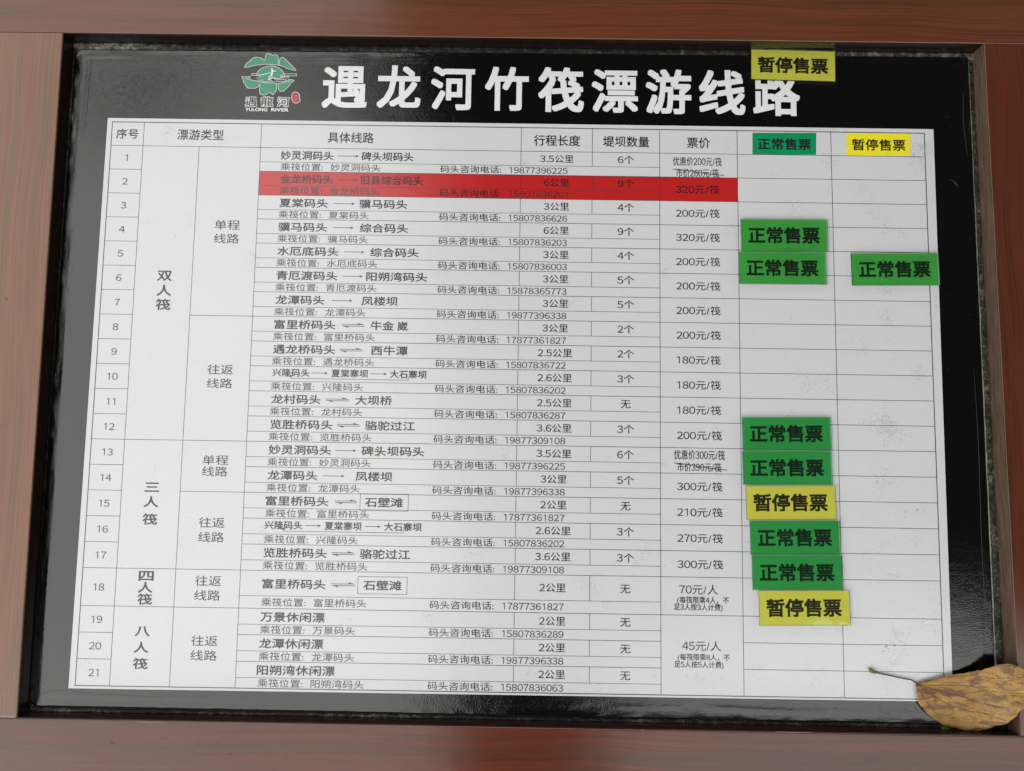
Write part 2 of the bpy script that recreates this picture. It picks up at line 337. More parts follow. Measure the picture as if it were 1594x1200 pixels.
def wood(name, along_x, tone=(1.0, 1.0, 1.0)):
    n = N(name)
    # stretched coordinates: grain runs along the board, with slow waviness
    wob = n.noise(n.mapped((3, 3, 3)), 1.0, 2)
    sx, sy, sz = (0.55, 20.0, 20.0) if along_x else (20.0, 0.55, 20.0)
    add = n.t.nodes.new('ShaderNodeVectorMath'); add.operation = 'MULTIPLY_ADD'
    cmb = n.t.nodes.new('ShaderNodeCombineXYZ')
    for i in range(3): n.lk(wob, cmb.inputs[i])
    n.lk(cmb.outputs[0], add.inputs[0]); add.inputs[1].default_value = (0.035, 0.035, 0.0); n.lk(n.pos, add.inputs[2])
    v = n.mapped((sx, sy, sz), src=add.outputs[0])
    broad = n.noise(v, 1.7, 4, 0.6, 0.6)
    mid = n.noise(v, 6.5, 5, 0.65, 0.3)
    v2 = n.mapped((sx * (0.5 if along_x else 3.2), sy * (3.2 if along_x else 0.5), sz * 2), src=add.outputs[0])
    fine = n.noise(v2, 14, 5, 0.75)
    c = n.ramp(broad, [(0.30, (0.058, 0.024, 0.012)), (0.42, (0.078, 0.026, 0.012)), (0.52, (0.098, 0.026, 0.012)), (0.60, (0.092, 0.025, 0.012)), (0.70, (0.066, 0.026, 0.013))])
    streak = n.ramp(mid, [(0.28, 0.70), (0.42, 0.96), (0.60, 1.06), (0.72, 0.90)])
    c = n.mix(1.0, c, streak, 'MULTIPLY')
    fs = n.ramp(fine, [(0.33, 0.60), (0.44, 0.90), (0.55, 1.06), (0.7, 1.28)])
    c = n.mix(1.0, c, fs, 'MULTIPLY')
    c = n.mix(1.0, c, tone, 'MULTIPLY')
    g = grime(n, 0.735, 0.05)
    c = n.mix(n.math('MULTIPLY', g, 0.4), c, (0.05, 0.03, 0.02))
    dust = n.noise(n.pos, 6, 4, 0.6)
    c = n.mix(n.ramp(dust, [(0.4, 0.0), (0.8, 0.05)]), c, (0.20, 0.16, 0.13))
    h = n.bump(mid, 0.5, 0.00006)
    h = n.bump(n.noise(n.pos, 300, 2), 1.0, 0.00003, h)
    h = n.bump(n.noise(n.pos, 12, 2), 1.0, 0.0005, h)
    n.set(Base_Color=c, Roughness=n.ramp(fine, [(0.3, 0.20), (0.7, 0.14)]), Specular_IOR_Level=0.85, Normal=h)
    n.gloss(1.5)
    return n.m


def make_paper():
    n = N('white_print')
    x = n.sep(n.pos)
    # wear is heavier towards the right-hand columns, where the tiles are moved about
    heavy = n.ramp(x[0], [(0.60, 0.0), (1.0, 1.0)])
    patch = n.noise(n.pos, 20, 3, 0.6)
    fine = n.noise(n.pos, 480, 3, 0.75)
    f = n.math('ADD', n.math('MULTIPLY', patch, 0.5), n.math('MULTIPLY', fine, 0.62))
    f = n.math('ADD', f, n.math('MULTIPLY', heavy, 0.035))
    g = n.ramp(f, [(0.680, 0.0), (0.73, 1.0)])
    c = n.mix(n.math('MULTIPLY', g, 0.38), (0.645, 0.652, 0.665), (0.24, 0.22, 0.18))
    soft = n.noise(n.pos, 3.2, 3, 0.5)
    c = n.mix(n.ramp(soft, [(0.35, 0.0), (0.8, 0.12)]), c, (0.54, 0.54, 0.53))
    n.set(Base_Color=c, Roughness=0.17, Specular_IOR_Level=1.0, Normal=film_relief(n))
    n.gloss()
    return n.m


def make_film():
    n = N('black_film')
    g = grime(n, 0.76, 0.03)
    c = n.mix(n.math('MULTIPLY', g, 0.5), (0.0008, 0.0008, 0.001), (0.12, 0.115, 0.10))
    scr = n.noise(n.mapped((1, 0.12, 1), rot=(0, 0, 0.5)), 260, 2, 0.6)
    c = n.mix(n.ramp(scr, [(0.84, 0.0), (0.88, 0.4)]), c, (0.25, 0.25, 0.25))
    n.set(Base_Color=c, Roughness=0.08, Specular_IOR_Level=1.0, Normal=film_relief(n))
    n.gloss()
    return n.m


def make_sealant(name, pale, ends=False):
    n = N(name)
    a0 = n.noise(n.mapped((0.35, 0.35, 1)), 300, 3, 0.7)
    a = n.math('ADD', n.math('MULTIPLY', a0, 0.62), n.math('MULTIPLY', n.noise(n.pos, 9, 2), 0.38))
    b = n.noise(n.pos, 700, 3, 0.7)
    f = n.math('ADD', n.math('MULTIPLY', a, 0.6), n.math('MULTIPLY', b, 0.5))
    if ends: f = n.math('ADD', f, n.ramp(n.sep(n.pos)[0], [(0.0, 0.12), (0.10, 0.02), (0.25, 0.0), (0.7, 0.0), (0.98, 0.10)]))
    c = n.ramp(f, [(0.50 - pale, (0.010, 0.009, 0.008)), (0.58 - pale, (0.07, 0.065, 0.05)), (0.66 - pale, (0.36, 0.35, 0.29))])
    n.set(Base_Color=c, Roughness=0.6, Normal=n.bump(b, 1.0, 0.0006))
    return n.m


def plain(name, col, rough=0.5, spec=0.5, **k):
    n = N(name)
    v = n.noise(n.pos, 60, 3)
    c = n.mix(n.ramp(v, [(0.3, 0.85), (0.7, 1.1)]), (0, 0, 0), col, 'MIX')
    n.set(Base_Color=c, Roughness=rough, Specular_IOR_Level=spec, **k)
    return n.m


M_wx, M_wy = wood('wood_across', True, (1.12, 0.86, 0.74)), wood('wood_upright', False, (0.98, 0.88, 0.8))
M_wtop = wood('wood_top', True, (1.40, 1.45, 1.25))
M_wleft = wood('wood_left_pale', False, (1.95, 2.9, 2.9))  # left stile toned paler than the other boards
M_paper, M_film = make_paper(), make_film()
M_ink = ink('black_ink', (0.012, 0.012, 0.013))
M_thin = ink('thin_ink', (0.030, 0.030, 0.032))
M_line = ink('line_ink', (0.035, 0.035, 0.038))
M_red = ink('red_ink', (0.50, 0.016, 0.016))
M_hgreen = ink('heading_green', (0.004, 0.27, 0.10))
M_hyel = ink('heading_yellow', (0.88, 0.76, 0.028))
M_white = ink('white_ink', (0.80, 0.80, 0.81), dirt=False)
M_logo = ink('logo_green', (0.016, 0.26, 0.125))
M_seal = ink('seal_red', (0.42, 0.025, 0.03))
M_sealpale = ink('seal_pale', (0.6, 0.25, 0.22))
M_back = plain('back_board', (0.012, 0.011, 0.011), 0.7)
M_seal_dark, M_seal_pale = make_sealant('dark_sealant', -0.03), make_sealant('pale_sealant', 0.14)
M_seal_right = make_sealant('right_sealant', -0.02)
M_seal_top = make_sealant('mixed_sealant', -0.07, True)

# ================================================================== SIGN BOARD
board = tag(empty('sign_board'), 'dark wood framed black notice board with a white route and price table', 'sign')
DEPTH = 0.022
op = [(x * MM, y * MM) for x, y in D['opening']]      # TL TR BR BL of the frame opening
XL, XR, YT, YB = -0.27, 1.33, 0.33, -0.95
top = slab('top_rail', [(XL, op[0][1]), op[0], op[1], (XR, op[1][1]), (XR, YT), (XL, YT)], -0.02, DEPTH, 0.0013, 3)
bot = slab('bottom_rail', [(XL, YB), (XR, YB), (XR, op[2][1]), op[2], op[3], (XL, op[3][1])], -0.02, DEPTH, 0.0013, 3)
g = 0.0004
lef = slab('side_stile', [(XL, op[3][1] + g), (op[3][0], op[3][1] + g), (op[0][0], op[0][1] - g), (XL, op[0][1] - g)], -0.02, DEPTH - 0.0003, 0.0013, 3)
rig = slab('side_stile', [(op[2][0], op[2][1] + g), (XR, op[2][1] + g), (XR, op[1][1] - g), (op[1][0], op[1][1] - g)], -0.02, DEPTH - 0.0003, 0.0013, 3)
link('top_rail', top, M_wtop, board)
link('bottom_rail', bot, M_wx, board)
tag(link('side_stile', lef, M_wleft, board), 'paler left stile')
link('side_stile', rig, M_wy, board)
link('back_board', slab('back_board', [(XL + .05, YB + .05), (XR - .05, YB + .05), (XR - .05, YT - .05), (XL + .05, YT - .05)], -0.034, -0.0205), M_back, board)
link('recess_floor', slab('recess_floor', [(op[3][0] + .0002, op[3][1] + .0002), (op[2][0] - .0002, op[2][1] + .0002), (op[1][0] - .0002, op[1][1] - .0002), (op[0][0] + .0002, op[0][1] - .0002)], -0.0195, -0.004), M_back, board)

def make_liner(name, col):
    n = N(name)
    v = n.noise(n.mapped((8, 8, 90)), 4, 3)
    c = n.mix(n.ramp(v, [(0.35, 0.0), (0.7, 1.0)]), col, tuple(a * 1.8 for a in col))
    n.set(Base_Color=c, Roughness=0.22, Normal=n.bump(n.noise(n.pos, 160, 2), 1.0, 0.00008))
    return n.m
M_lin = make_liner('dark_edging', (0.006, 0.0035, 0.0025))
M_lin_r = make_liner('sky_lit_edging', (0.075, 0.048, 0.034))  # lighter brown stands in for the sky reflected on this side
M_lin_b = make_liner('reddish_edging', (0.018, 0.008, 0.006))
def lining(a, b, inner, mat, lip=0.0006):
    a, b = Vector(a), Vector(b)
    d = (b - a).normalized(); nrm = Vector((-d.y, d.x)) * inner
    q = [a + d * .0004, b - d * .0004, b - d * .0004 + nrm * lip, a + d * .0004 + nrm * lip]
    return link('inner_edging', slab('inner_edging', [tuple(v) for v in q], -0.0045, DEPTH - 0.0017), mat, board)
lining(op[0], op[1], -1, M_lin)
lining(op[3], op[0], -1, M_lin)
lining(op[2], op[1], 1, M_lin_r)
lining(op[3], op[2], 1, M_lin_b)

# --- black printed film, its edges lifting and rippling
fq = [Vector((x * MM, y * MM)) for x, y in D['film']]
def axis(L):
    s, out = 0.0, []
    while s < L / 2:
        out.append(s); s += 0.001 if s < 0.02 else 0.006
    return [a / L for a in out] + [1 - a / L for a in reversed(out)]
us, vs_ = axis(1.16), axis(0.83)
def film_z(x, y, e, ux, vy):
    # e: metres in from the nearest edge
    k = max(0.0, 1 - e / 0.011)
    wv = noise.noise((x * 13, y * 13, 1.3)) + 0.5 * noise.noise((x * 45, y * 45, 4.2))
    lift = 0.0006 * (0.9 + 0.5 * wv + 0.8 * noise.noise((x * 110, y * 110, 2.2)))
    z = k * k * lift
    k2 = math.exp(-((e - 0.012 - 0.003 * noise.noise((x * 9, y * 9, 7))) / 0.0032) ** 2)
    z += k2 * 0.00035 * (0.3 + noise.noise((x * 20, y * 20, 9.1)))
    return z
V, F = [], []
for j, b in enumerate(vs_):
    for i, a in enumerate(us):
        p = (fq[0] * (1 - a) + fq[1] * a) * (1 - b) + (fq[3] * (1 - a) + fq[2] * a) * b
        e = min(a * 1.16, (1 - a) * 1.16, b * 0.83, (1 - b) * 0.83)
        # wavering cut edge and rounded corners
        ea, eb = min(a, 1 - a) * 1.16, min(b, 1 - b) * 0.83
        cx, cy = 0.52, -0.31
        wob = 0.0005 * noise.noise((p.x * 9, p.y * 9, 3)) + 0.0006 * noise.noise((p.x * 90, p.y * 90, 5))
        k = max(0, 1 - e / 0.01)
        if ea <= eb or ea < 0.01: p.x += wob * k * (1 if p.x < cx else -1)
        if eb <= ea or eb < 0.01: p.y += wob * k
        r = 0.010 if p.x < cx else 0.004
        if ea < r and eb < r:
            dxy = math.hypot(r - ea, r - eb)
            mxy = max(r - ea, r - eb)
            if dxy > 1e-9:
                q = mxy / dxy
                p.x += (1 - q) * (r - ea) * (1 if p.x < cx else -1)
                p.y += (1 - q) * (r - eb) * (1 if p.y < cy else -1)
        V.append((p.x, p.y, film_z(p.x, p.y, e, a, b)))
nu = len(us)
for j in range(len(vs_) - 1):
    for i in range(nu - 1):
        F.append((j * nu + i, (j + 1) * nu + i, (j + 1) * nu + i + 1, j * nu + i + 1))
film = link('black_panel', mesh('black_panel', V, F), M_film, board, smooth=True)
sm = film.modifiers.new('thickness', 'SOLIDIFY'); sm.thickness = 0.003; sm.offset = -1

# --- dirty sealant in the gap round the film
def bead(p0, p1, wd, seed, inner, mat):
    V, F = [], []
    L = (Vector(p1) - Vector(p0)).length
    n = int(L / 0.0022); m = 6
    d = (Vector(p1) - Vector(p0)).normalized(); nrm = Vector((-d.y, d.x)) * inner
    for i in range(n + 1):
        c = Vector(p0) + d * L * i / n
        for j in range(m + 1):
            t = j / m
            q = c + nrm * (wd * t * (1 + 0.14 * noise.noise((c.x * 30, c.y * 30, seed))))
            h = -0.0038 + 0.0034 * math.sin(math.pi * (0.15 + 0.8 * t)) * (0.75 + 0.5 * noise.noise((q.x * 160, q.y * 160, seed))) + 0.0008 * noise.noise((q.x * 500, q.y * 500, seed))
            V.append((q.x, q.y, h))
    for i in range(n):
        for j in range(m):
            a = i * (m + 1) + j
            F.append((a, a + 1, a + m + 2, a + m + 1) if inner < 0 else (a, a + m + 1, a + m + 2, a + 1))
    return link('sealant_bead', mesh('sealant_bead', V, F), mat, board, smooth=True)
bead(op[0], op[1], 0.0125, 1, -1, M_seal_top)
bead(op[3], op[2], 0.0045, 2, 1, M_seal_dark)
bead(op[0], op[3], 0.0045, 3, 1, M_seal_dark)
bead((op[1][0], op[1][1]), (op[2][0], op[2][1]), 0.0135, 4, -1, M_seal_right)
# pale cut edge of the panel showing along the right side
V, F = [], []
for i in range(280):
    k = i / 279
    x = (1099.0 + 1.6 * k) * MM; y = (96 - 816 * k) * MM
    wd = (0.0007 + 0.0016 * k) * (0.7 + 0.5 * noise.noise((x, y * 40, 2)) + 0.35 * noise.noise((x, y * 200, 6)))
    wo = 0.0004 * noise.noise((x, y * 25, 9))
    V += [(x + wo - 0.0003, y, 0.0011), (x + wo + max(wd, 0.0002), y, 0.0008), (x + wo + max(wd, 0.0002), y, -0.003)]
for i in range(279):
    a = i * 3
    F += [(a, a + 3, a + 4, a + 1), (a + 1, a + 4, a + 5, a + 2)]
link('panel_edge', mesh('panel_edge', V, F), M_seal_pale, board)

# --- creases and blisters in the film
V, F = [], []
def crease(pts, r):
    global V, F
    sp = smooth_line(pts, 5)
    n = len(sp)
    v, f = tube(sp, [r * (0.25 + 0.75 * math.sin(math.pi * i / (n - 1))) for i in range(n)], 5, 0.5)
    k = len(V); V += v; F += [tuple(i + k for i in q) for q in f]
CR = [[(-32, 92), (-33.5, 60), (-34, 20), (-36, -20)], [(-47, -712), (-20, -706), (20, -709), (70, -711), (160, -712)], [(1092, 60), (1090, 20), (1093, -30)], [(1068, -60), (1074, -62), (1080, -70)], [(1090, -300), (1092, -400), (1091, -520), (1093, -640)]]
for c in CR:
    crease([(x * MM, y * MM, 0.0001) for x, y in c], 0.00045)
for k in range(46):                       # curled blisters along the lower edge, towards the right
    x = rnd.uniform(640, 1040); y = rnd.uniform(-724, -708)
    a = rnd.uniform(-0.5, 0.5); l = rnd.uniform(1.5, 8)
    crease([((x + l * t * math.cos(a)) * MM, (y + l * t * math.sin(a) + 1.6 * math.sin(t * 3.1) * rnd.choice((-1, 1))) * MM, 0.0001) for t in (0, .3, .6, 1)], rnd.uniform(0.0002, 0.0005))
for k in range(38):                       # and down the left edge
    x = rnd.uniform(-51, -38); y = rnd.uniform(-300, 40)
    a = rnd.uniform(1.2, 1.9); l = rnd.uniform(1.5, 9)
    crease([((x + l * t * math.cos(a) + rnd.uniform(-.5, .5)) * MM, (y + l * t * math.sin(a)) * MM, 0.0001) for t in (0, .3, .6, 1)], rnd.uniform(0.0002, 0.0004))
tag(link('crease', mesh('crease', V, F), M_film, film, smooth=True), kind='stuff')

# --- title
K = 1.0
for name, s, x0, x1, yc, em, wt in D['texts']:
    if name == 'title_character':
        text(name, s, x0, x1, yc, em, 0.45, M_white, film, wt)

# --- emblem
lw = 0.62
V, F = [], []
for key, pts in D['logo'].items():
    if key in ('heron', 'wing', 'heron_leg'): continue
    v, f = ribbon(pts, lw, 0.62)
    n = len(V); V += v; F += [tuple(i + n for i in q) for q in f]
link('emblem_outline', mesh('emblem_outline', V, F), M_white, film)
for key, pts in D['logo'].items():
    if key.startswith('mountain') or key == 'sun':
        link('emblem_mountain' if key != 'sun' else 'emblem_sun', poly_mesh(key, pts, 0.5), M_logo, film)
for key in ('heron', 'wing'):
    link('emblem_' + key, poly_mesh(key, D['logo'][key], 0.66), M_white, film)
link('emblem_heron', poly_mesh('heron_leg', D['logo']['heron_leg'], 0.68), M_white, film)
link('emblem_seal', poly_mesh('seal', D['logo']['seal'], 0.5), M_seal, film)
sx = sum(p[0] for p in D['logo']['seal']) / len(D['logo']['seal']); sy = sum(p[1] for p in D['logo']['seal']) / len(D['logo']['seal'])
v, f = bars([(sx - 1.6, sy + 2.4, sx - .3, sy + 2.4, .5), (sx - 1, sy + 3.4, sx - 1, sy + .6, .5), (sx + .4, sy + 3.2, sx + 1.6, sy + 3.2, .4), (sx + 1, sy + 3.2, sx + 1, sy + .7, .5), (sx + .2, sy + 1.9, sx + 1.8, sy + 1.9, .4),
             (sx - 1.6, sy - 1.4, sx - .3, sy - 1.4, .5), (sx - 1, sy - .4, sx - 1, sy - 3.4, .5), (sx + .2, sy - 1.2, sx + 1.8, sy - 1.2, .4), (sx + 1, sy - .4, sx + .8, sy - 3.3, .5), (sx + .2, sy - 2.4, sx + 1.7, sy - 2.2, .4)], 0.72)
link('seal_mark', mesh('seal_mark', v, f), M_sealpale, film)
for name, s, x0, x1, yc, em, wt in D['logo_text']:
    latin = s.isascii()
    if latin: em *= 1.28
    if latin:
        text('emblem_lettering', s, x0, x1, yc, em, 0.45, M_white, film, 0.025)
        continue
    text('emblem_lettering', s, x0 - .5, x1 + .5, yc, em, 0.45, M_white, film, 0.07)
    text('emblem_lettering', s, x0, x1, yc, em, 0.62, M_film, film, 0.012)

# ------------------------------------------------------------------ the table
Zs = 0.4
sheet = link('printed_table', slab('printed_table', [(x * MM, y * MM) for x, y in D['sheet']][::-1], 0.00005, Zs * MM), M_paper, board)
C = D['cols']; Rr = D['rows']; SB = D['subs']
lt, th = 0.60, 1.0
L = [(C[0], Rr[0], C[9], Rr[0], th), (C[0], Rr[22], C[9], Rr[22], th), (C[0], Rr[0] + th / 2, C[0], Rr[22] - th / 2, th), (C[9], Rr[0] + th / 2, C[9], Rr[22] - th / 2, th)]
Lh, Lv = [], []
Lh.append((C[0], Rr[1], C[9], Rr[1], lt))
for i in range(1, 22):
    y = Rr[i + 1]
    if i < 21:
        full = i in (12, 17, 18)
        g_split = i == 7 or i == 14
        if full: Lh.append((C[0], y, C[9] if i < 19 else C[9], y, lt))
        else:
            Lh.append((C[0], y, C[1], y, lt))
            Lh.append((C[2] if g_split else C[3], y, C[6], y, lt))
            if i not in (19, 20): Lh.append((C[6], y, C[9], y, lt))
            else: Lh.append((C[7], y, C[9], y, lt))
    Lh.append((C[3], SB[i - 1], C[6], SB[i - 1], lt * 0.85))
    for c in (4, 5): Lv.append((C[c], Rr[i], C[c], SB[i - 1], lt))
Lv += [(C[1], Rr[0], C[1], Rr[22], lt), (C[2], Rr[1], C[2], Rr[22], lt), (C[3], Rr[0], C[3], Rr[22], lt), (C[6], Rr[0], C[6], Rr[22], lt * 1.1),
       (C[7], Rr[0], C[7], Rr[22], lt * 1.1), (C[8], Rr[0], C[8], Rr[22], lt * 1.1), (C[4], Rr[0], C[4], Rr[1], lt), (C[5], Rr[0], C[5], Rr[1], lt)]
v, f = bars(Lh, Zs + 0.08); v2, f2 = bars(Lv, Zs + 0.10); v3, f3 = bars(L[:2], Zs + 0.12); v4, f4 = bars(L[2:], Zs + 0.14)
V = v + v2 + v3 + v4
F = list(f)
for ff, off in ((f2, len(v)), (f3, len(v) + len(v2)), (f4, len(v) + len(v2) + len(v3))): F += [tuple(i + off for i in q) for q in ff]
link('table_grid', mesh('table_grid', V, F), M_line, sheet)
link('red_band', poly_mesh('red_band', [(C[3] - .3, Rr[2] + .2), (C[7], Rr[2] + .2), (C[7], Rr[3] - .2), (C[3] - .3, Rr[3] - .2)], Zs + 0.04), M_red, sheet)
link('green_heading', poly_mesh('green_heading', D['boxes'][0], Zs + 0.04), M_hgreen, sheet)
link('yellow_heading', poly_mesh('yellow_heading', D['boxes'][1], Zs + 0.04), M_hyel, sheet)
ZT = Zs + 0.20
for name, s, x0, x1, yc, em, wt in D['texts']:
    if name != 'title_character':
        text(name, s, x0, x1, yc, em, ZT, M_ink, sheet, wt)
for x0, y0, x1, y1 in D['strikes']:
    v, f = [], []
    n = 14; pts = []
    for i in range(n + 1):
        t = i / n
        pts.append((x0 + (x1 - x0) * t, y0 + (y1 - y0) * t + 0.5 * math.sin(t * 7)))
    for a, b in zip(pts, pts[1:]):
        vv, f_ = bars([(a[0], a[1], b[0], b[1], 0.75)], ZT + 0.04)
        k = len(v); v += vv; f += [tuple(i + k for i in q) for q in f_]
    link('strike_line', mesh('strike_line', v, f), M_ink, sheet)

names = '妙灵洞码头 金龙桥码头 夏棠码头 骥马码头 水厄底码头 青厄渡码头 龙潭码头 富里桥码头 遇龙桥码头 兴隆码头 龙村码头 览胜桥码头 妙灵洞码头 龙潭码头 富里桥码头 兴隆码头 览胜桥码头 富里桥码头 万景码头 龙潭码头 阳朔湾码头'.split()
phones = '19877396225 15807836201 15807836626 15807836203 15807836003 15878365773 19877396338 17877361827 15807836722 15807836202 15807836287 19877309108 19877396225 19877396338 17877361827 15807836202 19877309108 17877361827 15807836289 19877396338 15807836063'.split()
kms = '3.5 6 3 6 3 3 3 3 2.5 2.6 2.5 3.6 3.5 3 2 2.6 3.6 2 2 2 2'.split()
dams = '6个 9个 4个 9个 4个 5个 5个 2个 2个 3个 无 3个 6个 5个 无 3个 3个 无 无 无 无'.split()
price = {2: '320', 3: '200', 4: '320', 5: '200', 6: '200', 7: '200', 8: '200', 9: '180', 10: '180', 11: '180', 12: '200', 14: '300', 15: '210', 16: '270', 17: '300'}
SX = D['small_x']
u = Rr[1] - Rr[2]
def adv(s): return sum(0.572 if c in '0123456789' else (0.33 if c in './' else 1.0) for c in s)
def centred(name, s, xc, yc, kx, em, wt=0.005):
    v, f, a, b = glyphs(s, wt)
    text(name, s, xc - (b - a) * kx / 2, xc + (b - a) * kx / 2, yc, em, ZT, M_ink, sheet, wt)
for i in range(1, 22):
    y0, ys, y1 = Rr[i], SB[i - 1], Rr[i + 1]
    centred('row_number', str(i), (C[0] + C[1]) / 2 + .4, (y0 + y1) / 2 - 0.2, 12.8, 11.3, 0.0)
    yc, em, segs = D['routes'][i - 1]
    for s in segs:
        if s[0] == 't':
            text('route_text', s[1], s[2], s[3], yc, em, ZT, M_ink, sheet, 0.016)
        elif s[0] == 'a':
            a, b = s[1], s[2]
            v, f = bars([(a, yc, b - 1.0, yc, 0.62)], ZT)
            n = len(v)
            v += [(p[0] * MM, p[1] * MM, (ZT + .03) * MM) for p in ((b, yc), (b - 4.2, yc + 1.9), (b - 2.6, yc), (b - 4.2, yc - 1.9))]
            f += [(n, n + 1, n + 2), (n, n + 2, n + 3)]
            link('arrow', mesh('arrow', v, f), M_ink, sheet)
        elif s[0] == 'd':
            a, b = s[1], s[2]
            v, f = bars([(a, yc + 1.0, b - 1, yc + 1.0, 0.62), (a + 1, yc - 1.0, b, yc - 1.0, 0.62)], ZT)
            n = len(v)
            v += [(p[0] * MM, p[1] * MM, (ZT + .03) * MM) for p in ((b, yc + .7), (b - 9, yc + 3.0), (b - 7.4, yc + .7), (a, yc - .7), (a + 9, yc - 3.0), (a + 7.4, yc - .7))]
            f += [(n, n + 1, n + 2), (n + 3, n + 4, n + 5)]
            link('double_arrow', mesh('double_arrow', v, f), M_ink, sheet)
        elif s[0] == 'b':
            a, b = s[1], s[2]
            h = 10.2
            v, f = bars([(a, yc + h, b, yc + h, .45), (a, yc - h, b, yc - h, .45)], ZT)
            v2, f2 = bars([(a, yc + h - .2, a, yc - h + .2, .45), (b, yc + h - .2, b, yc - h + .2, .45)], ZT + .03)
            k = len(v)
            link('text_box', mesh('text_box', v + v2, f + [tuple(q + k for q in w_) for w_ in f2]), M_thin, sheet)
        elif s[0] == 'r':
            a, b = s[1], s[2]; yl = yc - 7.2
            v, f = bars([(a, yl, b, yl, .5)], ZT)
            v2, f2 = bars([(a, yl, a, yl + 2.6, .5), (b, yl, b, yl + 3.4, .5)], ZT + .03)
            k = len(v); v += v2; f += [tuple(q + k for q in w_) for w_ in f2]
            n = len(v)
            v += [(p[0] * MM, p[1] * MM, (ZT + .06) * MM) for p in ((a, yl + 4.6), (a - 1.9, yl + 1.6), (a, yl + 2.3), (a + 1.9, yl + 1.6))]
            f += [(n, n + 1, n + 2), (n, n + 2, n + 3)]
            link('return_arrow', mesh('return_arrow', v, f), M_ink, sheet)
    ysm = (ys + y1) / 2 + 0.1
    es = u * 0.335
    wch = (SX[3] - SX[2]) / 5
    text('boarding_label', '乘筏位置:', SX[0], SX[1] - 1.2, ysm, es, ZT, M_thin, sheet)
    text('boarding_place', names[i - 1], SX[2], SX[2] + wch * len(names[i - 1]), ysm, es, ZT, M_thin, sheet)
    text('phone_label', '码头咨询电话:', SX[4], SX[5] - 3.2, ysm, es, ZT, M_ink, sheet)
    text('phone_number', phones[i - 1], SX[6] - 1.6, SX[7] - 1.6, ysm - .1, es * 1.02, ZT, M_thin, sheet)
    yu = (y0 + ys) / 2
    centred('length_text', kms[i - 1] + '公里', (C[4] + C[5]) / 2 + .3, yu, 12.6, 11.6)
    centred('dam_count', dams[i - 1], (C[5] + C[6]) / 2, yu, 13.4, 11.8)
    if i in price:
        centred('price_text', price[i] + '元/筏', (C[6] + C[7]) / 2 - 1.5, (y0 + y1) / 2 - .2, 13.6, 12.0, 0.004)

# --- dried specks of dirt on the sheet
V, F = [], []
def fleck(x, y, r, z=ZT + 0.03):
    n = len(V); m = rnd.choice((4, 5, 6)); a0 = rnd.uniform(0, 6.28); st = rnd.uniform(0.35, 1.0); th = rnd.uniform(0, 3.14)
    for k in range(m):
        t = a0 + 2 * math.pi * k / m
        q = r * rnd.uniform(0.5, 1.1)
        px, py = q * math.cos(t), q * math.sin(t) * st
        V.append(((x + px * math.cos(th) - py * math.sin(th)) * MM, (y + px * math.sin(th) + py * math.cos(th)) * MM, z * MM))
    V.append((x * MM, y * MM, (z + r * 0.15) * MM))
    for k in range(m): F.append((n + k, n + (k + 1) % m, n + m))
SPOTS = [(770, -30, 18, 40, 0.5), (1008, -74, 20, 60, 0.5), (856, -90, 25, 60, 0.45), (1000, -480, 25, 60, 0.6), (1010, -478, 7, 40, 0.9), (960, -240, 22, 50, 0.4), (1000, -330, 25, 50, 0.4), (1035, -100, 8, 20, 0.3), (965, -655, 22, 90, 0.6), (980, -640, 8, 40, 1.0), (920, -690, 20, 60, 0.5), (1010, -560, 25, 60, 0.5), (240, -480, 12, 15, 0.5), (760, -560, 12, 30, 0.6), (960, -575, 25, 60, 0.5), (875, -200, 2, 5, 0.5), (90, -148, 1, 4, 0.8), (900, -45, 25, 40, 0.35)]
for (x, y, spread, cnt, rmax) in SPOTS:
    for k in range(int(cnt * 0.6)):
        fleck(x + rnd.gauss(0, spread), y + rnd.gauss(0, spread * 0.55), rnd.uniform(0.12, rmax))
for k in range(230):
    x = rnd.uniform(0, 1035) ** 1.0
    if rnd.random() < 0.6: x = rnd.uniform(700, 1040)
    fleck(x, rnd.uniform(-695, -5), rnd.uniform(0.12, 0.45) if rnd.random() < .93 else rnd.uniform(.5, .8))
M_dirt = plain('dried_dirt', (0.055, 0.045, 0.03), 0.8)
tag(link('dirt_speck', mesh('dirt_speck', V, F), M_dirt, sheet), kind='stuff')
V, F = [], []
for k in range(9): fleck(354 + rnd.uniform(-1.6, 1.6), -419 + rnd.uniform(-2, 2), rnd.uniform(.5, 1.2))
link('orange_crumb', mesh('orange_crumb', V, F), plain('crumb', (0.45, 0.18, 0.05), 0.7), sheet)
V, F = [], []
for k in range(260):
    if rnd.random() < .5: x, y = rnd.uniform(1052, 1098), rnd.uniform(-700, 95)
    elif rnd.random() < .5: x, y = rnd.uniform(-50, -10), rnd.uniform(-700, 95)
    else: x, y = rnd.uniform(-40, 1090), rnd.uniform(-722, -706)
    fleck(x, y, rnd.uniform(0.1, 0.4), 0.15)
tag(link('dust_speck', mesh('dust_speck', V, F), plain('pale_dust', (0.16, 0.15, 0.13), 0.8), film), kind='stuff')

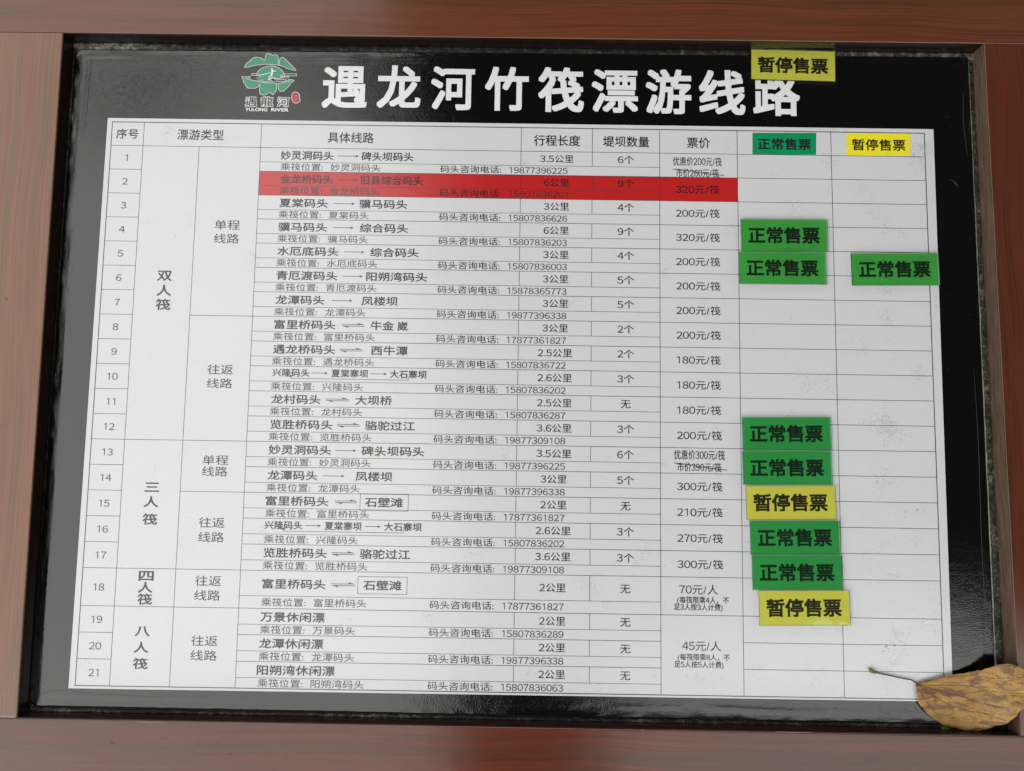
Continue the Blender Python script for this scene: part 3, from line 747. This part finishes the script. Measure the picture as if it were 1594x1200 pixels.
# ================================================================== MOVABLE TILES
def acrylic(name, tint):
    n = N(name)
    n.set(Base_Color=tint, Roughness=0.03, IOR=1.49, Transmission_Weight=1.0, Normal=n.bump(n.noise(n.pos, 30, 2), 1.0, 0.0002))
    return n.m
def tile_print(name, col):
    n = N(name)
    v = n.noise(n.pos, 14, 2)
    c = n.mix(n.ramp(v, [(0.35, 0.0), (0.75, 0.35)]), col, tuple(min(1, a * 1.25 + .01) for a in col))
    n.set(Base_Color=c, Roughness=0.45)
    return n.m
TM = {'green': (acrylic('clear_green', (0.70, 0.93, 0.73)), tile_print('tile_green', (0.16, 0.63, 0.16))),
      'deep': (acrylic('clear_deep_green', (0.66, 0.93, 0.75)), tile_print('tile_deep_green', (0.10, 0.54, 0.16))),
      'yellow': (acrylic('clear_yellow', (1.0, 1.0, 0.74)), tile_print('tile_yellow', (0.97, 0.96, 0.20)))}
M_tink = plain('tile_ink', (0.012, 0.016, 0.012), 0.5)
TW, TH_ = 108.9, 41.35
def rect(w_, h_): return [(-w_ / 2 * MM, -h_ / 2 * MM), (w_ / 2 * MM, -h_ / 2 * MM), (w_ / 2 * MM, h_ / 2 * MM), (-w_ / 2 * MM, h_ / 2 * MM)]
cover_me = slab('acrylic_cover', rect(TW, TH_), 0.0004, 0.0033, 0.0003, 2)
print_me = slab('printed_face', rect(TW - 1.6, TH_ - 1.6), 0.0, 0.00022)
text_me = {}
for key, s in (('go', '正常售票'), ('stop', '暂停售票')):
    v, f = put(s, -45.4, 44.6, 0.2, 21.8, 0.28, 0.030)
    text_me[key] = mesh('lettering', [(x, y, 0.00028 + (z - 0.00028) * 0.5) for x, y, z in v], f)
labels = [
 'upper of two green plastic tiles beside the fourth price row, topmost green tile',
 'green plastic tile touching the tile above it, beside the fifth and sixth price rows',
 'lone green plastic tile in the last column, overhanging the black border at right',
 'uppermost green tile of the lower stack of six beside the twelfth row',
 'second green tile of the lower stack, directly above the yellow tile between green ones',
 'yellow plastic tile with a green tile above it and a green tile below it',
 'green tile directly below the middle yellow tile of the lower stack',
 'green tile directly above the bottom yellow tile of the lower stack',
 'yellow plastic tile at the bottom end of the stack in the right-hand columns',
 'yellow plastic tile at the very top, covering part of the last white title character']
for i, (c, x, y, a) in enumerate(D['tiles']):
    z = (Zs + 0.31) * MM
    if i == 9: z = 0.0014
    t = empty('plastic_tile', (x * MM, y * MM, z), math.radians(a))
    tag(t, labels[i], 'tile', 'loose status tiles laid on the board')
    key = 'yellow' if c == 'yellow' else ('green' if i < 3 else 'deep')
    cm = cover_me.copy(); cm.materials.append(TM[key][0]); link('acrylic_cover', cm, None, t)
    pm = print_me.copy(); pm.materials.append(TM[key][1]); link('printed_face', pm, None, t)
    link('lettering', text_me['stop' if c == 'yellow' else 'go'], M_tink, t)

# ================================================================== DEAD LEAF
def make_leaf_mat():
    n = N('dead_leaf')
    v = n.mapped((14, 46, 14), rot=(0, 0, math.radians(20)))
    a = n.noise(v, 3.4, 9, 0.68, 0.5)
    b = n.noise(n.pos, 160, 4, 0.65)
    c = n.ramp(a, [(0.38, (0.46, 0.275, 0.070)), (0.50, (0.39, 0.215, 0.050)), (0.555, (0.20, 0.105, 0.045)), (0.62, (0.13, 0.070, 0.045)), (0.69, (0.30, 0.165, 0.05))])
    d = n.noise(n.pos, 30, 3, 0.6)
    c = n.mix(n.ramp(d, [(0.42, 0.0), (0.7, 0.5)]), c, (0.30, 0.19, 0.08))
    c = n.mix(n.ramp(b, [(0.56, 0.0), (0.70, 0.5)]), c, (0.12, 0.065, 0.03))
    r = n.noise(n.pos, 75, 4, 0.7)
    c = n.mix(n.ramp(r, [(0.60, 0.0), (0.68, 0.55)]), c, (0.26, 0.09, 0.02))
    vo = n.t.nodes.new('ShaderNodeTexVoronoi'); vo.feature = 'DISTANCE_TO_EDGE'; vo.inputs['Scale'].default_value = 260
    n.lk(n.mapped((0.6, 1, 1), rot=(0, 0, 0.4)), vo.inputs['Vector'])
    net = n.ramp(vo.outputs['Distance'], [(0.0, 1.0), (0.09, 0.0)])
    c = n.mix(n.math('MULTIPLY', net, 0.35), c, (0.14, 0.08, 0.035))
    h = n.bump(n.noise(n.pos, 240, 4, 0.6), 1.0, 0.0005)
    n.set(Base_Color=c, Roughness=0.52, Specular_IOR_Level=0.45, Normal=h)
    return n.m
M_leaf = make_leaf_mat()
M_vein = plain('leaf_vein', (0.085, 0.045, 0.025), 0.6)
M_stem = plain('leaf_stem', (0.10, 0.062, 0.055), 0.55)
M_bud = plain('stem_end', (0.16, 0.15, 0.03), 0.6)
LF = [Vector(p) * MM for p in D['leaf']]
org = LF[0].copy()
leaf = tag(empty('dead_leaf', org), 'yellow brown dried heart-shaped leaf lying over the lower right corner', 'leaf')
spine = smooth_line([Vector(p) * MM for p in D['veins'][1]], 8)
def resample(pts, n, closed=False):
    P = [Vector(p) for p in pts] + ([Vector(pts[0])] if closed else [])
    cum = [0.0]
    for a, b in zip(P, P[1:]): cum.append(cum[-1] + (b - a).length)
    out = []; j = 0
    for i in range(n):
        t = cum[-1] * i / (n if closed else n - 1)
        while j < len(P) - 2 and cum[j + 1] < t: j += 1
        k = (t - cum[j]) / max(1e-9, cum[j + 1] - cum[j])
        out.append(P[j].lerp(P[j + 1], k))
    return out
tip_i = 13
upper = resample(smooth_line(LF[:tip_i + 1], 6), 60)
lower = resample(smooth_line([LF[0]] + LF[:tip_i - 1:-1], 6), 60)
spn = resample(spine, 60)
vein_lines = [smooth_line([Vector(p) * MM for p in v], 6) for v in D['veins']]
def vein_d(p):
    return min(min((Vector((q.x, q.y)) - Vector((p.x, p.y))).length for q in l[::2]) for l in vein_lines)
V, F = [], []
NR = 12
for side in (upper, lower):
    base = len(V)
    side[1:-1] = [q + Vector((noise.noise((q.x * 170, q.y * 170, 3)), noise.noise((q.x * 170, q.y * 170, 8)), 0)) * 0.0011 for q in side[1:-1]]
    for i in range(60):
        for j in range(NR + 1):
            t = j / NR
            p = spn[i].lerp(side[i], t)
            amp = 0.0011 * noise.noise((p.x * 55, p.y * 55, 2)) + 0.0005 * noise.noise((p.x * 150, p.y * 150, 5))
            edge = 0.0022 * max(0, t - 0.75) / 0.25 * (0.5 + noise.noise((p.x * 30, p.y * 30, 8)))
            dv = vein_d(p)
            z = p.z + amp + edge * (1 if side is lower else 0.6) + 0.0012 * math.sin(math.pi * t) - 0.0007 * math.exp(-(dv / 0.0022) ** 2)
            V.append((p.x, p.y, z))
    for i in range(59):
        for j in range(NR):
            a = base + i * (NR + 1) + j
            q = (a, a + NR + 1, a + NR + 2, a + 1)
            F.append(q if side is upper else q[::-1])
bm = bmesh.new()
vv = [bm.verts.new(Vector(p) - org) for p in V]
for q in F:
    try: bm.faces.new([vv[i] for i in q])
    except ValueError: pass
bmesh.ops.remove_doubles(bm, verts=bm.verts[:], dist=0.00005)
bmesh.ops.recalc_face_normals(bm, faces=bm.faces[:])
if sum(f_.normal.z for f_ in bm.faces) < 0: bmesh.ops.reverse_faces(bm, faces=bm.faces[:])
me = bpy.data.meshes.new('blade'); bm.to_mesh(me); bm.free()
blade = link('blade', me, M_leaf, leaf, smooth=True)
so_ = blade.modifiers.new('thickness', 'SOLIDIFY'); so_.thickness = 0.0003; so_.offset = -1
dg = bpy.context.evaluated_depsgraph_get()
from mathutils.bvhtree import BVHTree
tree = BVHTree.FromPolygons([Vector(p) for p in V], F)
for l in vein_lines:
    pts = []
    for q in l:
        hit = tree.ray_cast(Vector((q.x, q.y, 0.2)), Vector((0, 0, -1)))
        if hit[0] is not None: pts.append(Vector((q.x, q.y, hit[0].z + 0.00005)) - org)
    if len(pts) < 4: continue
    n = len(pts); big = 0.00042 if l in vein_lines[:5] else 0.00022
    v, f = tube(pts, [big * (1 - 0.72 * i / n) for i in range(n)], 6, 0.7)
    link('vein', mesh('vein', v, f), M_vein, blade, smooth=True)
sp = [Vector(p) * MM - org for p in D['stem']]
sp = smooth_line(sp, 4)
v, f = tube(sp, [0.0010 - 0.0002 * math.sin(3 * i / len(sp)) for i in range(len(sp))], 8)
link('stalk', mesh('stalk', v, f), M_stem, leaf, smooth=True)
sp = smooth_line([Vector(p) * MM - org + Vector((0, 0, .0012)) for p in D['bud']], 4)
v, f = tube(sp, [(0.0011 + 0.0012 * math.sin(math.pi * i / (len(sp) - 1)) + 0.0004 * (i % 2)) for i in range(len(sp))], 8)
link('stalk_end', mesh('stalk_end', v, f), M_bud, leaf, smooth=True)

# grit and small dents on the frame faces
V, F = [], []
for k in range(150):
    s_ = rnd.random()
    if s_ < .45: x, y = rnd.uniform(-80, 1150), rnd.uniform(-790, -745)
    elif s_ < .65: x, y = rnd.uniform(-110, 1150), rnd.uniform(122, 150)
    elif s_ < .82: x, y = rnd.uniform(-110, -66), rnd.uniform(-700, 100)
    else: x, y = rnd.uniform(1122, 1150), rnd.uniform(-700, 100)
    fleck(x, y, rnd.uniform(.2, .6) if rnd.random() < .85 else rnd.uniform(.8, 1.5), DEPTH * 1000 + 0.05)
for cx_, cy_ in ((118, -752), (158, -756), (181, -757), (60, -758), (196, -768)):
    for k in range(5): fleck(cx_ + rnd.gauss(0, 1.3), cy_ + rnd.gauss(0, .8), rnd.uniform(.5, 1.3), DEPTH * 1000 + 0.05)
tag(link('grit', mesh('grit', V, F), plain('frame_grit', (0.035, 0.018, 0.014), 0.7), board), kind='stuff')

# small green scrap
sc = [Vector((x * MM, y * MM, 0)) for x, y in D['scrap']]
c0 = sum(sc, Vector()) / len(sc)
V = [p - c0 + Vector((0, 0, 0.0008 * math.sin(i * 1.9))) for i, p in enumerate(sc)] + [Vector((0, 0, 0.0013))]
F = [(i, (i + 1) % 6, 6) for i in range(6)]
o = link('leaf_scrap', mesh('leaf_scrap', V, F), plain('green_scrap', (0.10, 0.16, 0.03), 0.6))
o.location = (c0.x, c0.y, 0.0025)
md = o.modifiers.new('thickness', 'SOLIDIFY'); md.thickness = 0.0004
tag(o, 'tiny green leaf scrap in the groove under the big dead leaf', 'leaf scrap')

# torn white corner of film on the lower edge, bits of pale filler on the frame joint
M_fill = plain('pale_filler', (0.17, 0.14, 0.12), 0.7)
for cx_, cy_, w_, h_ in [(103, -733.5, 42, 1.6), (675, -733.3, 5, 1.0), (850, -733.2, 46, 1.5)]:
    v, f = [], []
    n = len(v); m = 12
    for k in range(m):
        t = 2 * math.pi * k / m
        v.append(((cx_ + w_ / 2 * math.cos(t) * rnd.uniform(.85, 1.1)) * MM, (cy_ + h_ / 2 * math.sin(t) * rnd.uniform(.6, 1.2)) * MM, DEPTH + 0.0001))
    v.append((cx_ * MM, cy_ * MM, DEPTH + 0.0006))
    for k in range(m): f.append((n + k, n + (k + 1) % m, n + m))
    link('filler_smear', mesh('filler_smear', v, f), M_fill, board)

# a leafy branch added overhead, unseen, to mottle the reflection in the gloss
LEAFY = [(-1.775, 1.145, 0, 0, 0), (-1.533, 1.213, 0.05, 0.08, 60), (-1.354, 1.296, 0.08, 0.07, 150), (-1.173, 1.379, 0.07, 0.06, 90), (-0.96, 1.446, 0.05, 0.05, 50), (-0.741, 1.417, 0.07, 0.06, 40), (-0.524, 1.388, 0.08, 0.07, 60), (-0.309, 1.456, 0.07, 0.1, 120), (-0.152, 1.361, 0.06, 0.12, 160)]
tb = tag(empty('reflection_branch', (LEAFY[0][0], LEAFY[0][1], 2.6)), 'unseen leafy branch added overhead to mottle the reflection in the top left border', 'branch')
o0 = Vector(tb.location)
V, F = [], []
for bx_, by_, sx_, sy_, cnt in LEAFY:
    for k in range(cnt):
        c_ = Vector((bx_ + rnd.gauss(0, sx_), by_ + rnd.gauss(0, sy_), 2.6 + rnd.uniform(-.06, .06))) - o0
        a = rnd.uniform(0, 6.28); l = rnd.uniform(.02, .045); w_ = l * .35
        e1 = Vector((math.cos(a), math.sin(a), rnd.uniform(-.4, .4))) * l; e2 = Vector((-math.sin(a), math.cos(a), rnd.uniform(-.4, .4))) * w_
        n_ = len(V); V += [c_ - e1, c_ + e2, c_ + e1, c_ - e2]; F.append((n_, n_ + 1, n_ + 2, n_ + 3))
tag(link('foliage', mesh('foliage', V, F), plain('dark_foliage', (0.03, 0.05, 0.015), 0.6), tb), kind='stuff')
tw = [Vector((bx_, by_, 2.6)) - o0 for bx_, by_, *_ in LEAFY]
v, f = tube(smooth_line(tw, 5), [0.008] * ((len(tw) - 1) * 5 + 1), 6)
link('twig', mesh('twig', v, f), plain('twig_bark', (0.05, 0.04, 0.03), 0.8), tb)

# ================================================================== DARK SLAB added overhead, unseen, outlined to give the glossy surfaces a dark reflection
n = N('blocker_underside')
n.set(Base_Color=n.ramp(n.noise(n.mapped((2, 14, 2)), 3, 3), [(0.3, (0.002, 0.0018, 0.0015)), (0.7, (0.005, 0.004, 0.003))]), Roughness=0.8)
RP0 = [(5, 4.5), (5, -1.9), (2.695, -1.111), (2.307, -1.024), (1.896, -1.097), (1.487, -1.183), (1.052, -1.282), (0.917, -1.389), (0.904, -1.585), (0.904, -2.4), (0.296, -2.4), (0.286, -1.595), (0.257, -0.935), (0.182, -0.11), (0.046, 0.754), (-0.091, 1.475), (-0.05, 4.5)]  # narrow lower lobe stands for the person holding the camera
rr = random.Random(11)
RP = []                                   # ragged outline, so the edge of its reflection breaks up
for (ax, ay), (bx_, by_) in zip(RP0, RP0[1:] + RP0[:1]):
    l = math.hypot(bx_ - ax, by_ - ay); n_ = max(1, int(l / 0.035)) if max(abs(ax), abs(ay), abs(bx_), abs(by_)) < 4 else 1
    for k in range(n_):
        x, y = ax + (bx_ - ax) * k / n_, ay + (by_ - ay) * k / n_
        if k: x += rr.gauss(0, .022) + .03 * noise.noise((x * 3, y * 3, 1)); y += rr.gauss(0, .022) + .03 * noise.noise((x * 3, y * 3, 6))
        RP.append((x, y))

link_blocker = link('reflection_blocker', slab('reflection_blocker', RP, 2.4, 2.52), n.m)
tag(link_blocker, 'unseen dark slab added overhead, outlined to darken the reflection on the board', 'reflection blocker')
